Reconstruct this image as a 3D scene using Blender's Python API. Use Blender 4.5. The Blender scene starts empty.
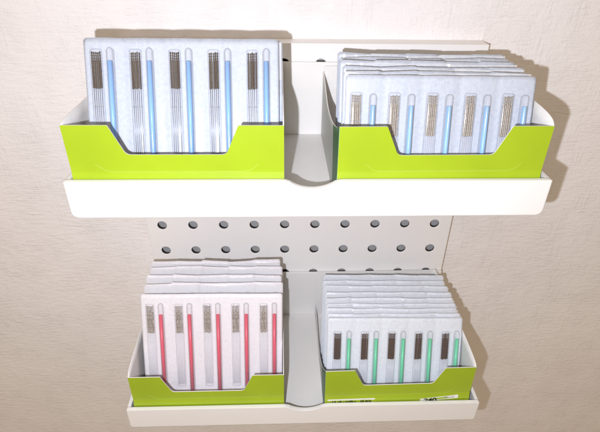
import bpy, bmesh, math, random
from mathutils import Matrix, Vector

random.seed(7)
MM = 0.001
scene = bpy.context.scene
col = bpy.context.collection


# ------------------------------------------------------------------ helpers
def tag(o, label=None, cat=None, group=None, kind=None):
    if label: o['label'] = label
    if cat: o['category'] = cat
    if group: o['group'] = group
    if kind: o['kind'] = kind
    return o


def thing(name, loc, label, cat, group=None, rot=(0, 0, 0)):
    o = bpy.data.objects.new(name, None)
    o.empty_display_size = 0.01
    col.objects.link(o)
    o.location = [c * MM for c in loc]
    o.rotation_euler = rot
    return tag(o, label, cat, group)


def mesh_from(bm, name, mats, smooth=False):
    for v in bm.verts: v.co *= MM
    me = bpy.data.meshes.new(name)
    bm.to_mesh(me); bm.free()
    for m in (mats if isinstance(mats, (list, tuple)) else [mats]): me.materials.append(m)
    if smooth:
        for p in me.polygons: p.use_smooth = True
    return me


def obj(name, me, parent=None, loc=(0, 0, 0)):
    o = bpy.data.objects.new(name, me)
    col.objects.link(o)
    o.location = [c * MM for c in loc]
    if parent: o.parent = parent
    return o


def box(bm, x0, x1, y0, y1, z0, z1, mi=0):
    vs = [bm.verts.new((x, y, z)) for x in (x0, x1) for y in (y0, y1) for z in (z0, z1)]
    for f in ((0, 1, 3, 2), (4, 6, 7, 5), (0, 4, 5, 1), (2, 3, 7, 6), (0, 2, 6, 4), (1, 5, 7, 3)):
        bm.faces.new([vs[i] for i in f]).material_index = mi


def prism(bm, pts, y0, y1, mi_front=0, mi_rest=0):
    """outline in x,z (counter-clockwise seen from -y) extruded from y0 (front) to y1"""
    a = [bm.verts.new((x, y0, z)) for x, z in pts]
    b = [bm.verts.new((x, y1, z)) for x, z in pts]
    n = len(pts)
    f = bm.faces.new(a); f.material_index = mi_front
    f = bm.faces.new(list(reversed(b))); f.material_index = mi_rest
    for i in range(n):
        j = (i + 1) % n
        bm.faces.new((a[i], b[i], b[j], a[j])).material_index = mi_rest


def arc(cx, cz, r, a0, a1, n):
    return [(cx + r * math.cos(math.radians(a0 + (a1 - a0) * i / n)),
             cz + r * math.sin(math.radians(a0 + (a1 - a0) * i / n))) for i in range(n + 1)]


def round_corner(p0, p1, p2, r, n=6):
    """fillet of corner p1 between p0 and p2"""
    p0, p1, p2 = Vector(p0), Vector(p1), Vector(p2)
    d0 = (p0 - p1).normalized(); d2 = (p2 - p1).normalized()
    ang = d0.angle(d2)
    t = r / math.tan(ang / 2)
    a = p1 + d0 * t; b = p1 + d2 * t
    out = []
    for i in range(n + 1):
        s = i / n
        out.append(tuple(a * (1 - s) ** 2 + p1 * 2 * s * (1 - s) + b * s ** 2))
    return out


def fixnormals(bm):
    bmesh.ops.recalc_face_normals(bm, faces=bm.faces[:])


# ------------------------------------------------------------------ materials
def new_mat(name):
    m = bpy.data.materials.new(name)
    m.use_nodes = True
    nt = m.node_tree
    return m, nt, nt.nodes['Principled BSDF'], nt.nodes, nt.links


def mixcol(N, L, fac, a, b, blend='MIX'):
    n = N.new('ShaderNodeMix'); n.data_type = 'RGBA'; n.blend_type = blend
    for sock, v in ((n.inputs[0], fac), (n.inputs[6], a), (n.inputs[7], b)):
        if hasattr(v, 'links'): L.new(v, sock)
        elif isinstance(v, (int, float)): sock.default_value = v
        else: sock.default_value = (*v, 1)
    return n.outputs[2]


def noise(N, L, scale, detail=3, rough=0.5, stretch=None, coord='Object'):
    tc = N.new('ShaderNodeTexCoord')
    out = tc.outputs[coord]
    if stretch:
        mp = N.new('ShaderNodeMapping'); mp.inputs['Scale'].default_value = stretch
        L.new(out, mp.inputs[0]); out = mp.outputs[0]
    n = N.new('ShaderNodeTexNoise')
    n.inputs['Scale'].default_value = scale
    n.inputs['Detail'].default_value = detail
    n.inputs['Roughness'].default_value = rough
    L.new(out, n.inputs['Vector'])
    return n.outputs['Fac']


def ramp(N, L, src, a, b, ca=0.0, cb=1.0):
    r = N.new('ShaderNodeMapRange')
    r.inputs[1].default_value = a; r.inputs[2].default_value = b
    r.inputs[3].default_value = ca; r.inputs[4].default_value = cb
    L.new(src, r.inputs[0])
    return r.outputs[0]


def math_n(N, L, op, a, b):
    m = N.new('ShaderNodeMath'); m.operation = op
    for s, v in ((m.inputs[0], a), (m.inputs[1], b)):
        if hasattr(v, 'links'): L.new(v, s)
        else: s.default_value = v
    return m.outputs[0]


def bump(N, L, B, h, strength, dist):
    b = N.new('ShaderNodeBump')
    b.inputs['Strength'].default_value = strength
    b.inputs['Distance'].default_value = dist
    L.new(h, b.inputs['Height'])
    L.new(b.outputs[0], B.inputs['Normal'])
    return b


def mat_wall():
    m, nt, B, N, L = new_mat('textured_wallpaper')
    # plaster-like wallpaper: short combed ridges both ways over a fine grain
    warp = noise(N, L, 22, 2)
    hs = noise(N, L, 1.0, 4, 0.6, (95, 95, 900))
    hs2 = noise(N, L, 1.0, 3, 0.55, (150, 150, 420))
    vs = noise(N, L, 1.0, 4, 0.6, (620, 620, 75))
    gr = noise(N, L, 780, 4, 0.65)
    mid = noise(N, L, 230, 3, 0.6)
    maskh = ramp(N, L, noise(N, L, 60, 3), 0.36, 0.66, 0.15, 1.0)
    maskv = ramp(N, L, noise(N, L, 1.0, 2, 0.5, (90, 90, 50)), 0.45, 0.68, 0.05, 1.0)
    h1 = math_n(N, L, 'MULTIPLY', ramp(N, L, hs, 0.40, 0.72), maskh)
    h2 = ramp(N, L, hs2, 0.35, 0.75, 0, 0.7)
    v1 = math_n(N, L, 'MULTIPLY', ramp(N, L, vs, 0.42, 0.72), maskv)
    s = math_n(N, L, 'ADD', math_n(N, L, 'MULTIPLY', h1, 0.85), h2)
    s = math_n(N, L, 'ADD', s, math_n(N, L, 'MULTIPLY', v1, 0.9))
    s = math_n(N, L, 'ADD', s, math_n(N, L, 'MULTIPLY', gr, 0.75))
    s = math_n(N, L, 'ADD', s, math_n(N, L, 'MULTIPLY', mid, 0.9))
    bump(N, L, B, s, 0.85, 0.00034)
    c = mixcol(N, L, ramp(N, L, warp, 0.3, 0.7), WALL_A, WALL_B)
    c = mixcol(N, L, ramp(N, L, s, 0.6, 2.6, 0.0, 0.06), c, (0.62, 0.55, 0.49))
    L.new(c, B.inputs['Base Color'])
    B.inputs['Roughness'].default_value = 0.75
    B.inputs['Specular IOR Level'].default_value = 0.25
    return m


def mat_white(name, colr, rough=0.38, bev=0.0007, spots=0.0):
    m, nt, B, N, L = new_mat(name)
    n1 = noise(N, L, 35, 3)
    c = mixcol(N, L, ramp(N, L, n1, 0.3, 0.75, 0, 0.5), colr, tuple(x * 0.965 for x in colr))
    if spots:
        sp = ramp(N, L, noise(N, L, 420, 1, 0.4), 0.70, 0.76, 0, spots)
        c = mixcol(N, L, sp, c, (0.33, 0.30, 0.27))
    L.new(c, B.inputs['Base Color'])
    L.new(ramp(N, L, noise(N, L, 150, 3), 0.3, 0.7, rough - 0.06, rough + 0.08), B.inputs['Roughness'])
    bv = N.new('ShaderNodeBevel'); bv.samples = 6
    bv.inputs['Radius'].default_value = bev
    bp = N.new('ShaderNodeBump')
    bp.inputs['Strength'].default_value = 0.06
    bp.inputs['Distance'].default_value = 0.0004
    L.new(noise(N, L, 500, 2), bp.inputs['Height'])
    L.new(bv.outputs[0], bp.inputs['Normal'])
    L.new(bp.outputs[0], B.inputs['Normal'])
    return m


def mat_plain(name, colr, rough=0.5, metal=0.0, var=0.08, vscale=300, coat=0.0, spec=0.5):
    m, nt, B, N, L = new_mat(name)
    c = mixcol(N, L, ramp(N, L, noise(N, L, vscale, 3), 0.3, 0.7), colr, tuple(x * (1 - var) for x in colr))
    L.new(c, B.inputs['Base Color'])
    B.inputs['Roughness'].default_value = rough
    B.inputs['Metallic'].default_value = metal
    B.inputs['Coat Weight'].default_value = coat
    B.inputs['Coat Roughness'].default_value = 0.2
    B.inputs['Specular IOR Level'].default_value = spec
    return m


def mat_paper(name, colr, hatch):
    """film-sealed medical paper: a fine crossed emboss and a faint mottled tint"""
    m, nt, B, N, L = new_mat(name)
    tc = N.new('ShaderNodeTexCoord')
    waves = []
    for ang in (47, -43):
        mp = N.new('ShaderNodeMapping')
        mp.inputs['Rotation'].default_value = (0, math.radians(ang), 0)
        L.new(tc.outputs['Object'], mp.inputs[0])
        w = N.new('ShaderNodeTexWave')
        w.wave_type = 'BANDS'; w.bands_direction = 'X'
        w.inputs['Scale'].default_value = 420
        w.inputs['Distortion'].default_value = 1.2
        w.inputs['Detail'].default_value = 1
        L.new(mp.outputs[0], w.inputs[0])
        waves.append(w.outputs['Fac'])
    g = math_n(N, L, 'MULTIPLY', waves[0], waves[1])
    mott = noise(N, L, 620, 4, 0.65)
    big = noise(N, L, 70, 2)
    t = math_n(N, L, 'MULTIPLY', ramp(N, L, mott, 0.38, 0.66), ramp(N, L, big, 0.3, 0.7, 0.45, 1.0))
    t = math_n(N, L, 'ADD', math_n(N, L, 'MULTIPLY', t, 0.7), math_n(N, L, 'MULTIPLY', g, 0.30))
    c = mixcol(N, L, t, colr, hatch)
    L.new(c, B.inputs['Base Color'])
    B.inputs['Specular IOR Level'].default_value = 0.3
    B.inputs['Roughness'].default_value = 0.55
    B.inputs['Coat Weight'].default_value = 0.22
    B.inputs['Coat Roughness'].default_value = 0.24
    h = math_n(N, L, 'ADD', math_n(N, L, 'MULTIPLY', g, 0.7), math_n(N, L, 'MULTIPLY', big, 3.0))
    h = math_n(N, L, 'ADD', h, math_n(N, L, 'MULTIPLY', noise(N, L, 1.0, 3, 0.6, (260, 260, 90)), 2.2))
    bump(N, L, B, h, 0.25, 0.0003)
    return m


def mat_film(name, haze, fres):
    m, nt, B, N, L = new_mat(name)
    for n in list(N):
        if n.type != 'OUTPUT_MATERIAL': N.remove(n)
    out = next(n for n in N if n.type == 'OUTPUT_MATERIAL')
    tr = N.new('ShaderNodeBsdfTransparent'); tr.inputs[0].default_value = (0.985, 0.985, 0.99, 1)
    gl = N.new('ShaderNodeBsdfGlossy'); gl.inputs['Roughness'].default_value = 0.14
    df = N.new('ShaderNodeBsdfDiffuse'); df.inputs[0].default_value = (0.88, 0.89, 0.92, 1)
    lw = N.new('ShaderNodeLayerWeight'); lw.inputs['Blend'].default_value = 0.28
    m1 = N.new('ShaderNodeMixShader'); m1.inputs[0].default_value = haze
    L.new(tr.outputs[0], m1.inputs[1]); L.new(df.outputs[0], m1.inputs[2])
    m2 = N.new('ShaderNodeMixShader')
    L.new(ramp(N, L, lw.outputs['Fresnel'], 0.0, 1.0, 0.02, fres), m2.inputs[0])
    L.new(m1.outputs[0], m2.inputs[1]); L.new(gl.outputs[0], m2.inputs[2])
    L.new(m2.outputs[0], out.inputs[0])
    return m


WALL_A = (0.875, 0.85, 0.85)
WALL_B = (0.84, 0.81, 0.81)
M_wall = mat_wall()
M_tray = mat_white('white_painted_tray', (0.80, 0.783, 0.765), 0.36, 0.0008)
M_floor = M_tray
M_board = mat_white('white_painted_board', (0.85, 0.835, 0.825), 0.42, 0.0004)
M_holewall = mat_plain('shade_dark_hole_edge', (0.09, 0.082, 0.078), 0.8)  # hole walls coloured dark to stand in for the shadow inside them
M_backing = mat_plain('grey_backing', (0.50, 0.485, 0.475), 0.7)
M_green = mat_plain('glossy_green_card', (0.345, 0.475, 0.015), 0.34, 0, 0.10, 45, 0.3, 0.4)
M_crease = mat_plain('creased_green_card', (0.40, 0.53, 0.06), 0.4, 0, 0.05)
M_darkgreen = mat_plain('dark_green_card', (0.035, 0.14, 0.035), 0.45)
M_side = mat_plain('grey_side_card', (0.50, 0.51, 0.47), 0.45)  # grey outer side of the cartons behind the dark green band
M_card = mat_plain('white_card', (0.80, 0.79, 0.77), 0.6, 0, 0.05)
M_paper_b = mat_paper('bluish_paper', (0.50, 0.535, 0.60), (0.38, 0.425, 0.52))
M_paper_c = mat_paper('brightened_pale_paper', (0.71, 0.745, 0.80), (0.56, 0.61, 0.70))  # less blue paper, its colour also brightened to offset the weaker flash lower down
M_paper_p = mat_paper('pinkish_paper', (0.77, 0.755, 0.785), (0.67, 0.645, 0.70))
M_film = mat_film('clear_film', 0.03, 0.30)
M_tubefilm = mat_film('clear_tube_film', 0.12, 0.36)
M_sheet = mat_film('loose_film', 0.42, 0.35)
M_puff = mat_plain('milky_film', (0.75, 0.735, 0.755), 0.4, 0, 0.12, 500, 0.1)
M_faint = mat_plain('pale_steel', (0.62, 0.62, 0.66), 0.35, 0.2, 0.1)
M_blue = mat_plain('blue_tube', (0.17, 0.44, 0.90), 0.35, 0, 0.05)
M_blue2 = mat_plain('light_blue_tube', (0.24, 0.51, 0.84), 0.35, 0, 0.05)
M_red = mat_plain('red_tube', (0.76, 0.014, 0.085), 0.35, 0, 0.05)
M_teal = mat_plain('green_tube', (0.08, 0.66, 0.36), 0.35, 0, 0.05)
M_bronze = mat_plain('bronze_wire', (0.105, 0.064, 0.03), 0.45, 0.3, 0.65, 1300)
M_cream = mat_plain('pale_gold_wire', (0.48, 0.425, 0.36), 0.42, 0.3, 0.45, 1800)
M_silver = mat_plain('silver_wire', (0.68, 0.60, 0.53), 0.4, 0.3, 0.72, 1000)
M_dark = mat_plain('dark_copper_wire', (0.12, 0.06, 0.035), 0.45, 0.2, 0.6, 1800)
M_steel = mat_plain('needle_steel', (0.42, 0.42, 0.44), 0.35, 0.7, 0.1)
M_ink = mat_plain('black_ink', (0.015, 0.015, 0.015), 0.6)
M_greyink = mat_plain('grey_ink', (0.35, 0.36, 0.34), 0.6)
M_label = mat_plain('label_white', (0.82, 0.82, 0.80), 0.5)

# ------------------------------------------------------------------ wall
XL, XR = -99.4, 101.2              # the board and both trays are this wide
bm = bmesh.new()
vs = [bm.verts.new(p) for p in ((-900, 12, -900), (900, 12, -900), (900, 12, 900), (-900, 12, 900))]
bm.faces.new(vs)
wall = obj('wall', mesh_from(bm, 'wall', M_wall))
tag(wall, kind='structure')

# ------------------------------------------------------------------ perforated board
board = thing('perforated_board', (0.9, 0, -86), 'white perforated metal board fixed to the beige textured wall behind both trays',
              'pegboard')
BX, BZ = 0.9, -86


def board_mesh():
    bm = bmesh.new()
    ZT, ZB = 114.6, -86.0
    xs = [XL] + [-80 + 20 * i for i in range(9)] + [XR]
    rows = [103.6] + [80 - 20 * i for i in range(9)]
    zs = [ZT] + [90 - 20 * i for i in range(9)] + [ZB]
    n = 32
    R = 3.0
    for j, zc in enumerate(rows):
        zt, zb = zs[j], zs[j + 1]
        for i in range(10):
            xc = -90 + 20 * i
            xl, xr = xs[i], xs[i + 1]
            ring, outer, back, flare = [], [], [], []
            for k in range(n):
                a = 2 * math.pi * k / n
                c, s = math.cos(a), math.sin(a)
                ring.append(bm.verts.new((xc + R * c, 0.25, zc + R * s)))
                flare.append(bm.verts.new((xc + (R + 0.3) * c, 0, zc + (R + 0.3) * s)))
                back.append(bm.verts.new((xc + R * c, 1.5, zc + R * s)))
                q = 1 / max(abs(c), abs(s))
                ox, oz = c * q, s * q
                outer.append(bm.verts.new((xc + (ox * (xr - xc) if ox > 0 else ox * (xc - xl)), 0,
                                           zc + (oz * (zt - zc) if oz > 0 else oz * (zc - zb)))))
            for k in range(n):
                l = (k + 1) % n
                bm.faces.new((outer[k], outer[l], flare[l], flare[k]))
                bm.faces.new((flare[k], flare[l], ring[l], ring[k]))
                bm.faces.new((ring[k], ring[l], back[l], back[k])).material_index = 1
    bmesh.ops.remove_doubles(bm, verts=bm.verts[:], dist=0.01)
    # folded flanges back to the wall
    for (a, b) in (((XL, ZT), (XR, ZT)), ((XR, ZT), (XR, ZB)), ((XR, ZB), (XL, ZB)), ((XL, ZB), (XL, ZT))):
        v = [bm.verts.new((a[0], 0, a[1])), bm.verts.new((b[0], 0, b[1])),
             bm.verts.new((b[0], 11.9, b[1])), bm.verts.new((a[0], 11.9, a[1]))]
        bm.faces.new(v)
    fixnormals(bm)
    for v in bm.verts: v.co -= Vector((BX, 0, BZ))
    return mesh_from(bm, 'panel', [M_board, M_holewall])


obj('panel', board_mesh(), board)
bm = bmesh.new()
box(bm, XL + 1 - BX, XR - 1 - BX, 10.6, 11.6, 1, 198)
obj('backing_sheet', mesh_from(bm, 'backing_sheet', M_backing), board)


# ------------------------------------------------------------------ trays
def make_tray(zlip, H, r, label):
    """zlip: height of the lip's top edge; local origin: floor, back"""
    t = thing('storage_tray', (0.9, 0, zlip - H), label, 'tray', 'white trays on the perforated board')
    W = (XR - XL) / 2
    T = 2.0
    ZP = (105.3 if zlip > 0 else -38.7) - (zlip - H)
    bm = bmesh.new()
    # U cross-section running from the back to the lip
    outer = [(-W, H)] + arc(-W + r, r, r, 180, 270, 8) + arc(W - r, r, r, 270, 360, 8) + [(W, H)]
    ri = max(0.3, r - T)
    inner = [(W - T, H)] + list(reversed(arc(W - T - ri, T + ri, ri, 270, 360, 8))) + list(reversed(arc(-W + T + ri, T + ri, ri, 180, 270, 8))) + [(-W + T, H)]
    prof = outer + inner
    n = len(prof)
    A = [bm.verts.new((x, -88.8, z)) for x, z in prof]
    Bk = [bm.verts.new((x, -0.6, z)) for x, z in prof]
    for i in range(n):
        j = (i + 1) % n
        bm.faces.new((A[i], Bk[i], Bk[j], A[j]))
    no = len(outer)
    for i in range(no - 1):
        bm.faces.new((Bk[i], Bk[i + 1], Bk[n - 2 - i], Bk[n - 1 - i]))
    # front lip with rounded lower corners and a shallow finger notch at its middle
    cxn = 1.0 - 0.9
    sag, half = 3.6, 10.2
    Rn = (half * half + sag * sag) / (2 * sag)
    a = math.degrees(math.asin(half / Rn))
    notch = arc(cxn, H + Rn - sag, Rn, 270 + a, 270 - a, 18)
    # soften where the notch leaves the straight lip
    notch = [(cxn + half + 2.2, H), (cxn + half + 0.9, H - 0.18)] + notch[1:-1] + [(cxn - half - 0.9, H - 0.18), (cxn - half - 2.2, H)]
    lip = arc(-W + r, r, r, 180, 270, 8) + arc(W - r, r, r, 270, 360, 8) + \
        round_corner((W, 0), (W, H), (0, H), 0.4, 3) + notch + round_corner((0, H), (-W, H), (-W, 0), 0.4, 3)
    prism(bm, lip, -91, -88.8)
    fixnormals(bm)
    obj('bin', mesh_from(bm, 'bin', M_tray), t)
    bm = bmesh.new()
    box(bm, -W + 0.2, W - 0.2, -2.0, -0.5, T + 0.02, ZP)
    obj('back_panel', mesh_from(bm, 'back_panel', M_tray), t)
    return t


make_tray(78.9, 17.0, 2.8, 'upper white tray with a shallow notched lip, carrying the two boxes of blue tubed packs')
make_tray(-64.4, 15.2, 1.6, 'lower white tray with a shallow notched lip, carrying the red and the green tubed packs')

FLOOR_UP, FLOOR_LOW = 63.95, -77.55


# ------------------------------------------------------------------ display boxes
def make_box(xc, zf, ztop, label, width=86.0, bow_left=0.0, bow_right=0.0, tilt=0.0, labels=False, notch_dx=0.0, hl=1.0, hr=1.0, zc=17.4, dip=None):
    """carton on a tray floor at zf; front panel at y=-87.4; local origin: floor centre of its front"""
    D = 87.3
    t = thing('carton', (xc, -45, zf), label, 'box', 'green cartons standing in the trays', (0, tilt, 0))
    yf = 45 - D            # local y of the front face
    yb = 42.0              # local y of the back
    H = ztop - zf
    w = width / 2
    th = 0.45
    # front: outline with the wide finger window
    zn = H - 12.3
    top = [(w, 0.0), (w, H)]
    c = notch_dx
    path = [(w, H), (c + 25.2, H), (c + 19.8, zn), (c - 19.8, zn), (c - 25.2, H), (-w, H)]
    out = [path[0]]
    for i in range(1, len(path) - 1):
        out += round_corner(path[i - 1], path[i], path[i + 1], 3.0 if i in (2, 3) else 0.7, 7 if i in (2, 3) else 3)
    out.append(path[-1])
    bm = bmesh.new()

    def bulge(z):            # the panel kinks outwards below the crease
        if z >= zc: return 0.0
        if z >= zc - 4.0: return -(zc - z) / 4.0 * 0.8
        return -0.8 * z / (zc - 4.0)
    outline = out + [(-w, zc), (w, zc)]
    fr = [bm.verts.new((x, yf + 0.0, z)) for x, z in outline]
    bk = [bm.verts.new((x, yf + th, z)) for x, z in outline]
    n = len(outline)
    f = bm.faces.new(fr); f.material_index = 0
    f = bm.faces.new(list(reversed(bk))); f.material_index = 1
    for i in range(n - 2):
        bm.faces.new((fr[i], bk[i], bk[i + 1], fr[i + 1])).material_index = 1
    bm.faces.new((fr[n - 1], bk[n - 1], bk[0], fr[0])).material_index = 0
    pl, pr, ql, qr = fr[n - 2], fr[n - 1], bk[n - 2], bk[n - 1]
    for z in (zc - 2, zc - 4, zc - 10, 0.0):
        y = yf + bulge(z)
        a, b = bm.verts.new((-w, y, z)), bm.verts.new((w, y, z))
        cc, d = bm.verts.new((-w, y + th, z)), bm.verts.new((w, y + th, z))
        bm.faces.new((pl, a, b, pr)).material_index = 0
        bm.faces.new((ql, qr, d, cc)).material_index = 1
        bm.faces.new((pl, ql, cc, a)).material_index = 0
        bm.faces.new((pr, b, d, qr)).material_index = 0
        pl, pr, ql, qr = a, b, cc, d
    # raised tear line following the window
    line = [(c - 33, zc + 3.6), (c - 31.5, zc + 2.6), (c - 29.5, zc + 0.9), (c - 27, zc + 0.25), (c + 27, zc + 0.25), (c + 29.5, zc + 0.9),
            (c + 31.5, zc + 2.6), (c + 32.6, zc + 3.9)]
    hw = 0.15
    pts = [(x, z + hw) for x, z in line] + [(x, z - hw) for x, z in reversed(line)]
    prism(bm, list(reversed(pts)), yf - 0.10, yf - 0.01, 2, 2)
    fixnormals(bm)
    front = obj('front_panel', mesh_from(bm, 'front_panel', [M_green, M_card, M_crease]), t)
    # side panels rise behind the front corner in a soft curve
    prof = [(0.45, 0.0), (1.0, 0.9), (2.2, 1.8), (4.5, 2.6), (8, 3.2), (13, 3.7), (20, 4.1), (30, 4.5), (42, 4.8), (56, 5.0), (70, 5.0), (84, 5.0)]
    for s, bow in ((-1, bow_left), (1, bow_right)):
        bm = bmesh.new()
        cols = []
        pf = dip if (dip and s < 0) else prof
        for d, h in pf:
            colv = []
            for k in range(9):
                tt = k / 8
                u = min(1.0, d / 30.0)
                off = bow * math.sin(math.pi * min(1, u ** 0.8 * 0.5)) * (1.0 if d < 45 else max(0.0, (84 - d) / 39)) * tt ** 1.6
                colv.append((s * (w + off), yf + d, tt * (H + h * (hl if s < 0 else hr))))
            cols.append(colv)
        for inn in (0, 1):
            vv = [[bm.verts.new((x - s * th * inn, y, z)) for x, y, z in cv] for cv in cols]
            for i in range(len(vv) - 1):
                for k in range(8):
                    bm.faces.new((vv[i][k], vv[i + 1][k], vv[i + 1][k + 1], vv[i][k + 1])).material_index = 1 if inn else (0 if pf[i][0] < 15 else 2)
            if inn == 0: o_ = vv
            else: i_ = vv
        for i in range(len(o_) - 1):
            bm.faces.new((o_[i][8], o_[i + 1][8], i_[i + 1][8], i_[i][8])).material_index = 1
        for k in range(8):
            bm.faces.new((o_[0][k], o_[0][k + 1], i_[0][k + 1], i_[0][k])).material_index = 1
        fixnormals(bm)
        obj('side_panel', mesh_from(bm, 'side_panel', [M_darkgreen, M_card, M_side], True), t)
    bm = bmesh.new()
    box(bm, -w + th + .05, w - th - .05, yb - th - 0.6, yb - 0.6, 0.5, H + 3, 0)
    obj('back_wall', mesh_from(bm, 'back_wall', M_card), t)
    bm = bmesh.new()
    box(bm, -w + th + .05, w - th - .05, yf + th + .1, yb - 1.1, 0.0, th, 0)
    obj('bottom_panel', mesh_from(bm, 'bottom_panel', M_card), t)
    if labels:
        # two white printed labels low on the front, their lower halves behind the lip
        def stick(x0, x1, z0, z1, slope):
            bm = bmesh.new()
            p = [(x0, z0), (x1, z0 + slope), (x1, z1 + slope), (x0, z1)]
            v = []
            for y in (0.14, 0.02):
                v.append([bm.verts.new((x, yf + bulge(z) - y, z)) for x, z in p])
            bm.faces.new(v[0])
            for i in range(4):
                j = (i + 1) % 4
                bm.faces.new((v[0][i], v[1][i], v[1][j], v[0][j]))
            fixnormals(bm)
            return obj('printed_label', mesh_from(bm, 'printed_label', M_label), t)
        zr = 13.6
        l1 = stick(-40.3, -13.0, zr - 2.2, zr + 1.6, 0.1)
        l2 = stick(13.3, 35.2, zr - 2.2, zr + 0.1, 2.3)
        bm = bmesh.new()
        rnd = random.Random(4)
        x = -37.6
        while x < -16:
            wd = rnd.choice((0.3, 0.45, 0.6, 0.8))
            z1 = zr - 0.15 + 0.75 + rnd.choice((0.0, 0.15, -0.25))
            yy = yf + bulge(zr) - 0.22
            if rnd.random() < 0.85:
                box(bm, x, x + wd, yy - .02, yy, zr - 2.0, z1)
            x += wd + rnd.choice((0.2, 0.25, 0.3, 0.8))
        obj('printed_text', mesh_from(bm, 'printed_text', M_ink), l1)
        cu = bpy.data.curves.new('number', 'FONT')
        cu.body = '240'; cu.size = 4.4 * MM; cu.extrude = 0.00002; cu.offset = 0.00012
        tmp = bpy.data.objects.new('tmp', cu); col.objects.link(tmp)
        bpy.context.view_layer.update()
        me = bpy.data.meshes.new_from_object(tmp)
        bpy.data.objects.remove(tmp)
        me.materials.clear(); me.materials.append(M_ink)
        tx = obj('printed_number', me, l2, (15.6, yf - 0.98, zr - 2.7))
        tx.rotation_euler = (math.radians(90), math.radians(-4.5), 0)
        tx.scale = (1.12, 1, 1)
        bm = bmesh.new()
        for k in range(6):
            x = 27.2 + k * 1.0
            box(bm, x, x + 0.75, yf - 1.02, yf - 0.98, zr + 0.25 + k * .10, zr + 1.0 + k * .10)
        obj('printed_text', mesh_from(bm, 'printed_text', M_greyink), l2)
    return t


make_box(-53.7, FLOOR_UP, 101.3, 'upper left green carton with window front, its few packs leaning back in it', hl=0.35)
make_box(54.4, FLOOR_UP, 101.0, 'upper right green carton with window front, a row of pale handled packs in it', bow_left=0.8, dip=[(0.45, 0), (3, -1.2), (7, -2.8), (12, -4.2), (18, -5.4), (26, -6.4), (36, -7.0), (48, -6.5), (60, -4.5), (72, -2), (84, 0)], tilt=math.radians(-0.3), notch_dx=1.2)
make_box(-53.5, FLOOR_LOW, -42.0, 'lower left green carton with window front, packs with red tubes in it', width=84.6)
make_box(54.2, FLOOR_LOW, -39.4, 'lower right green carton with two white printed labels, packs with green tubes in it', width=83.6,
         bow_left=0.8, hr=0.75, dip=[(0.45, 0), (3, -2.6), (7, -6.5), (12, -11), (18, -15.5), (26, -20), (36, -24), (48, -26.5), (60, -27), (72, -27), (84, -27)], tilt=math.radians(-0.9), labels=True, notch_dx=-0.5)


# ------------------------------------------------------------------ blister packs
PITCH = 16.0


def card_mesh(L, seed, mat, wav=0.35, topwav=0.5):
    """thin sealed paper, five perforated cells, slightly wavy; front face at y=0"""
    r = random.Random(seed)
    ph = [r.uniform(0, 6.28) for _ in range(6)]
    nx, nz = 80, 26
    bm = bmesh.new()
    W = 80.0
    cuts = [r.uniform(-topwav, topwav) for _ in range(6)]
    bend = [r.uniform(-topwav, topwav) * 1.2 for _ in range(6)]
    rc = 0.9

    cl = [(r.uniform(-1, 1), r.uniform(-1, 1), r.uniform(-1, 1), r.uniform(-1, 1)) for _ in range(5)]
    cr = [r.uniform(0, 6.28) for _ in range(8)]
    crk = max(0.0, topwav - 0.3)

    def P(i, k):
        x = -W / 2 + W * i / nx
        tz = k / nz
        z = L * tz
        # rounded corners
        ex = max(0.0, rc - (W / 2 - abs(x)))
        if ex > 0:
            d = rc - math.sqrt(max(0.0, rc * rc - ex * ex))
            z = d + (L - 2 * d) * tz
        c = min(4, int((x + W / 2) / PITCH))
        fr = ((x + W / 2) - c * PITCH) / PITCH
        y = wav * math.sin(x * 0.11 + ph[0]) * math.sin(z * 0.06 + ph[1]) * 0.6
        y += (bend[c] * (1 - fr) + bend[c + 1] * fr) * max(0, tz - 0.55) * 1.6
        y += -0.5 * math.sin(math.pi * fr) ** 0.55 + 0.38        # each cell is a faint pillow
        if crk:
            a, b, e, f = cl[c]
            up = max(0.0, tz - 0.6) / 0.4
            y += crk * 0.75 * up * (a * (1 - fr) + b * fr)
            y += 0.07 * up * (math.sin(x * 0.9 + cr[0]) + math.sin(x * 1.7 + cr[1] + z * 0.3) * 0.7)
            z += crk * 0.42 * tz * tz * (e * (1 - fr) + f * fr)
            if tz > 0.93: z += 0.035 * math.sin(x * 2.3 + cr[2])
        elif tz > 0.97:
            z += 0.12 * math.sin(math.pi * fr)
        return x, y, z
    g0 = [[None] * (nz + 1) for _ in range(nx + 1)]
    g1 = [[None] * (nz + 1) for _ in range(nx + 1)]
    for i in range(nx + 1):
        for k in range(nz + 1):
            x, y, z = P(i, k)
            g0[i][k] = bm.verts.new((x, y, z)); g1[i][k] = bm.verts.new((x, y + 0.28, z))
    for i in range(nx):
        for k in range(nz):
            bm.faces.new((g0[i][k], g0[i + 1][k], g0[i + 1][k + 1], g0[i][k + 1]))
            bm.faces.new((g1[i][k], g1[i][k + 1], g1[i + 1][k + 1], g1[i + 1][k]))
    for i in range(nx):
        bm.faces.new((g0[i][0], g1[i][0], g1[i + 1][0], g0[i + 1][0]))
        bm.faces.new((g0[i][nz], g0[i + 1][nz], g1[i + 1][nz], g1[i][nz]))
    for k in range(nz):
        bm.faces.new((g0[0][k], g0[0][k + 1], g1[0][k + 1], g1[0][k]))
        bm.faces.new((g0[nx][k], g1[nx][k], g1[nx][k + 1], g0[nx][k + 1]))
    return mesh_from(bm, 'paper_card', mat, True)


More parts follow.
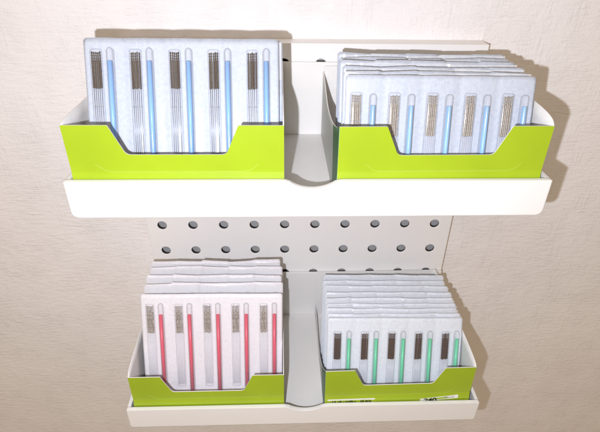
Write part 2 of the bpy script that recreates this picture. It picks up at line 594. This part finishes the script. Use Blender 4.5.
def dome(bm, xc, z0, z1, hw, h, y0=-0.12, rnd=None, n=10, m=6, power=2.0, mi=0):
    """raised pocket: half-width hw, height h, ends rounded by rnd"""
    rnd = rnd or hw
    zs = []
    for k in range(m + 1):
        zs.append((z0 + rnd * (1 - math.cos(math.pi / 2 * k / m)), math.sin(math.pi / 2 * k / m)))
    for k in range(m + 1):
        zs.append((z1 - rnd * (1 - math.cos(math.pi / 2 * (m - k) / m)), math.sin(math.pi / 2 * (m - k) / m)))
    rows = []
    for z, s in zs:
        row = []
        s = max(s, 0.02)
        for i in range(n + 1):
            a = math.pi * i / n
            cx, sx = math.cos(a), math.sin(a)
            cx = math.copysign(abs(cx) ** (2 / power), cx); sx = abs(sx) ** (2 / power)
            ww = hw * (s if rnd >= hw * 0.9 else (1 - (1 - s) * rnd / hw))
            row.append(bm.verts.new((xc - ww * cx, y0 - h * sx * s ** 0.6, z)))
        rows.append(row)
    for a, b in zip(rows, rows[1:]):
        for i in range(n):
            bm.faces.new((a[i], a[i + 1], b[i + 1], b[i])).material_index = mi


def cyl(bm, xc, yc, z0, z1, r, n=12, caps=True, mi=0):
    a = [bm.verts.new((xc + r * math.cos(2 * math.pi * i / n), yc + r * math.sin(2 * math.pi * i / n), z0)) for i in range(n)]
    b = [bm.verts.new((v.co.x, v.co.y, z1)) for v in a]
    for i in range(n):
        j = (i + 1) % n
        bm.faces.new((a[i], a[j], b[j], b[i])).material_index = mi
    if caps:
        bm.faces.new(list(reversed(a))).material_index = mi
        bm.faces.new(b).material_index = mi


def tube_mesh(L, mat):
    """hollow guide tube lying on z"""
    bm = bmesh.new()
    n = 16
    rings = []
    for r, z in ((0.75, L - 1.5), (0.75, L), (1.03, L), (1.03, 0), (0.75, 0), (0.75, 1.5)):
        rings.append([bm.verts.new((r * math.cos(2 * math.pi * i / n), r * math.sin(2 * math.pi * i / n), z)) for i in range(n)])
    for a, b in zip(rings, rings[1:]):
        for i in range(n):
            j = (i + 1) % n
            bm.faces.new((a[i], b[i], b[j], a[j]))
    fixnormals(bm)
    return mesh_from(bm, 'guide_tube', mat, True)


def handle_mesh(L, r, pitch, mat, loop=True):
    """wound wire handle: a tight helix ripple, with a small open loop at the top"""
    bm = bmesh.new()
    n = 10
    nz = int(L / pitch * 4)
    prev = None
    for k in range(nz + 1):
        z = L * k / nz
        ring = []
        for i in range(n):
            a = 2 * math.pi * i / n
            ph = 2 * math.pi * (z / pitch) + a
            big = pitch * 2.4
            top = max(0.0, min(1.0, (z - (L - 3.4)) / 0.4)) if loop else 0.0
            rr = r * (1 + 0.17 * math.cos(ph)) * (1 - top * 0.42 * (0.5 + 0.5 * math.cos(2 * math.pi * z / 1.05 + 0.6)))
            ring.append(bm.verts.new((rr * math.cos(a), rr * math.sin(a), z)))
        if prev:
            for i in range(n):
                j = (i + 1) % n
                bm.faces.new((prev[i], prev[j], ring[j], ring[i]))
        else:
            bm.faces.new(list(reversed(ring)))
        prev = ring
    bm.faces.new(prev)
    return mesh_from(bm, 'handle', mat, True)


def shaft_mesh(L, mat, r=0.13):
    bm = bmesh.new()
    cyl(bm, 0, 0, 0, L, r, 8)
    return mesh_from(bm, 'needle', mat, True)


def sheet_mesh(L, seed):
    """loose crinkled film welded to the paper lower down, its upper edge standing a little off"""
    r = random.Random(seed)
    bm = bmesh.new()
    nx, nz = 70, 10
    ph = [r.uniform(0, 6.28) for _ in range(6)]
    cell = [(r.uniform(0.3, 1.5), r.uniform(0.3, 1.5), r.uniform(-0.7, 0.5), r.uniform(-0.7, 0.5)) for _ in range(5)]
    g = []
    for i in range(nx + 1):
        x = -39.6 + 79.2 * i / nx
        c = min(4, int((x + 40) / PITCH)); fr = (x + 40) / PITCH - c
        a, b, e, f = cell[c]
        row = []
        for k in range(nz + 1):
            t = k / nz
            z = L - 16 + 15.2 * t + t * (e * (1 - fr) + f * fr)
            y = -0.75 - t * (a * (1 - fr) + b * fr) - 0.18 * t * math.sin(x * 1.1 + ph[0] + t * 2) - 0.14 * t * math.sin(x * 2.7 + ph[1])
            row.append(bm.verts.new((x, y, z)))
        g.append(row)
    for i in range(nx):
        for k in range(nz):
            bm.faces.new((g[i][k], g[i + 1][k], g[i + 1][k + 1], g[i][k + 1]))
    return mesh_from(bm, 'film_edge', M_sheet, True)


SPECS = {
    # L pack length, v measured down from the top edge; u from the left edge of the cell
    'UL': dict(L=67.5, paper=M_paper_b, tube=M_blue, hmat=M_bronze, hu=5.0, tu=10.8, hv=(5.6, 20.2), tv=(9.2, 52), dv=3.8, nv=52, ticks=27.6, hr=0.37),
    'UR': dict(L=52.2, paper=M_paper_b, tube=M_blue2, hmat=M_cream, hu=4.5, tu=11.5, hv=(8.0, 24.6), tv=(12.0, 47), dv=7.2, nv=46, ticks=None, hr=0.40),
    'LL': dict(L=70.0, paper=M_paper_p, tube=M_red, hmat=M_silver, hu=5.3, tu=11.4, hv=(7.0, 23.3), tv=(12.0, 60), dv=5.2, nv=56, ticks=None, hr=0.36),
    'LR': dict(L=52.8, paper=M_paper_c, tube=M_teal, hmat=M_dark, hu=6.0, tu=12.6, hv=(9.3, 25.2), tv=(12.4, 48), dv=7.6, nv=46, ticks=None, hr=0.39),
}
for key, s in SPECS.items():
    L = s['L']
    s['tube_me'] = tube_mesh(s['tv'][1] - s['tv'][0], s['tube'])
    s['handle_me'] = handle_mesh(s['hv'][1] - s['hv'][0], s['hr'], 0.55, s['hmat'])
    s['shaft_me'] = shaft_mesh(s['nv'] - s['hv'][1], M_steel if key == 'UL' else (M_puff if key == 'LL' else M_faint))
    bm = bmesh.new()
    for c in range(5):
        x0 = -40 + PITCH * c
        dome(bm, x0 + s['tu'], L - s['tv'][1] - 2.0, L - s['dv'], 1.62, 2.75, mi=2)
        # shallow pocket over the needles, stepped where it meets the shafts
        zt = L - s['hv'][0] + 1.3
        zb = L - s['nv'] - 1.5
        dome(bm, x0 + s['hu'], zb, zt, 2.55, 1.55, rnd=1.2, power=3.2)
        if s['ticks']:
            z = L - s['ticks']
            box(bm, x0 + s['hu'] - 2.1, x0 + s['hu'] + 2.1, -0.75, -0.66, z - 0.10, z + 0.10, 1)
    s['film_me'] = mesh_from(bm, 'clear_cover', [M_film, M_greyink, M_tubefilm, M_puff], True)

GROUPS = {'UL': 'packs in the upper left carton', 'UR': 'packs in the upper right carton',
          'LL': 'packs in the lower left carton', 'LR': 'packs in the lower right carton'}
ORD = ['front', 'second', 'third', 'fourth', 'fifth', 'sixth', 'seventh', 'eighth', 'ninth', 'tenth']
FRONT = {
    'UL': 'front needle pack in the upper left carton, bronze handles over bright blue tubes',
    'UR': 'front needle pack in the upper right carton, pale gold handles beside light blue tubes',
    'LL': 'front needle pack in the lower left carton, silvery handles beside red tubes',
    'LR': 'front needle pack in the lower right carton, dark copper handles beside green tubes',
}
WHERE = {'UL': 'upper left', 'UR': 'upper right', 'LL': 'lower left', 'LR': 'lower right'}


def make_pack(key, idx, xc, dtop, ztop, lean, last, yaw=0.0, roll=0.0):
    s = SPECS[key]
    L = s['L']
    a = math.radians(lean)
    # base of the pack from its top edge
    base = (xc, -dtop - L * math.sin(a), ztop - L * math.cos(a))
    if idx == 0: lab = FRONT[key]
    elif last: lab = 'rearmost needle pack in the %s carton, only its pale top edge showing' % WHERE[key]
    else: lab = '%s needle pack from the front in the %s carton, mostly hidden behind its neighbour' % (ORD[idx], WHERE[key])
    t = thing('needle_pack', base, lab, 'needle pack', GROUPS[key], (-a, math.radians(roll), math.radians(yaw)))
    rear = idx > 0
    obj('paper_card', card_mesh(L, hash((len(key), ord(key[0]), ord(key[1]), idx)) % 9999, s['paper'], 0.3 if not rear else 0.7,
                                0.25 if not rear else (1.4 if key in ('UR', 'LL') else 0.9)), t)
    obj('clear_cover', s['film_me'], t)
    if rear: obj('film_edge', sheet_mesh(L, idx * 17 + ord(key[0]) + 3 * ord(key[1])), t)
    for c in range(5):
        x0 = -40 + PITCH * c
        obj('guide_tube', s['tube_me'], t, (x0 + s['tu'], -1.45, L - s['tv'][1]))
        if rear: continue
        rr = random.Random(idx * 31 + c)
        for k in range(5):
            x = x0 + s['hu'] + (k - 2) * 0.80
            dz = rr.uniform(-0.25, 0.25)
            nd = obj('needle', s['shaft_me'], t, (x + rr.uniform(-.03, .03), -0.62, L - s['nv'] + dz))
            nd.rotation_euler = (0, math.radians(rr.uniform(-.08, .08)), 0)
            h = obj('handle', s['handle_me'], nd, (0, 0, s['nv'] - s['hv'][1]))
            h.rotation_euler = (0, 0, rr.uniform(0, 6))
    return t


def stack(key, xc, rows):
    for i, (d, z, lean, dx, roll) in enumerate(rows):
        make_pack(key, i, xc + dx, d, z, lean, i == len(rows) - 1, 0.0, roll)


stack('UL', -52.7, [(57.0, 127.5, 22.4, 0, 0.0), (53.0, 126.0, 24.0, 1.5, 0.1), (48.6, 124.9, 25.5, 0.7, -0.2)])
stack('UR', 54.5, [(69.0, 116.0, 15.5, 0, 0.3), (63.0, 116.2, 15.5, -0.4, 0.3), (55.6, 116.3, 15.5, 0.5, 0.1), (48.2, 117.0, 14.5, -0.5, 0.5),
                   (40.8, 116.6, 15.0, 0.3, 0.2), (34.5, 117.2, 14.0, 0.2, 0.4)])
stack('LL', -52.3, [(57.0, -9.6, 18.5, 0, 0.5), (47.9, -9.2, 18.8, 0.6, 0.3), (40.2, -9.4, 18.6, -0.4, 0.5), (32.6, -9.0, 18.0, 0.4, 0.2),
                    (25.8, -9.8, 19.0, -0.8, 0.1)])
stack('LR', 53.5, [(60.6, -26.6, 22.5, 0, 1.2), (56.6, -27.0, 22.5, 0.3, 1.0), (52.4, -26.6, 22.2, -0.5, 1.3), (48.0, -26.9, 22.8, 0.3, 1.0),
                   (43.4, -26.3, 22.0, -0.4, 1.4), (37.2, -26.8, 22.4, 0.5, 1.1), (31.5, -26.6, 22.0, 0.1, 1.3), (26.0, -27.0, 22.6, -0.3, 1.2),
                   (20.0, -27.0, 22.0, 0.4, 1.5)])

# ------------------------------------------------------------------ light: a phone flash beside the lens and warm room light
fl = bpy.data.lights.new('flash', 'POINT')
fl.energy = 2.9
fl.color = (0.88, 0.905, 1.0)
fl.shadow_soft_size = 0.0016
fo = bpy.data.objects.new('flash', fl); col.objects.link(fo)
fo.location = (-30.5 * MM, -271.1 * MM, 154.3 * MM)

rl = bpy.data.lights.new('room_lamp', 'AREA')
rl.shape = 'RECTANGLE'; rl.size = 1.0; rl.size_y = 0.7
rl.energy = 4.5
rl.color = (1.0, 0.95, 0.90)
ro = bpy.data.objects.new('room_lamp', rl); col.objects.link(ro)
ro.location = (-0.55, -1.15, 1.15)
ro.rotation_euler = (Vector((0, 0, 0)) - ro.location).to_track_quat('-Z', 'Y').to_euler()

w = bpy.data.worlds.new('World'); scene.world = w
w.use_nodes = True
bg = w.node_tree.nodes['Background']
bg.inputs[0].default_value = (1.0, 0.74, 0.47, 1)
bg.inputs[1].default_value = 0.37

# ------------------------------------------------------------------ camera
cd = bpy.data.cameras.new('camera')
cam = bpy.data.objects.new('camera', cd); col.objects.link(cam)
cd.sensor_fit = 'HORIZONTAL'; cd.sensor_width = 36.0
cd.lens = 471.98 / 600 * 36
cd.clip_start = 0.01; cd.clip_end = 20
Rr = ((0.9992542977931814, -0.035738140943563146, 0.014616210991702301),
      (-0.006152608928095726, -0.5210870972730165, -0.8534813310547336),
      (0.03811815506073006, 0.8527549603124451, -0.5209184042796782))
right, down, fwd = map(Vector, Rr)
mw = Matrix((right, -down, -fwd)).transposed().to_4x4()
mw.translation = Vector((-11.706, -262.801, 167.177)) * MM
cam.matrix_world = mw
scene.camera = cam

scene.view_settings.view_transform = 'Standard'
scene.view_settings.look = 'None'
scene.view_settings.exposure = 0.0
scene.view_settings.gamma = 1.0
scene.cycles.use_denoising = True
scene.cycles.transparent_max_bounces = 24
scene.cycles.max_bounces = 8
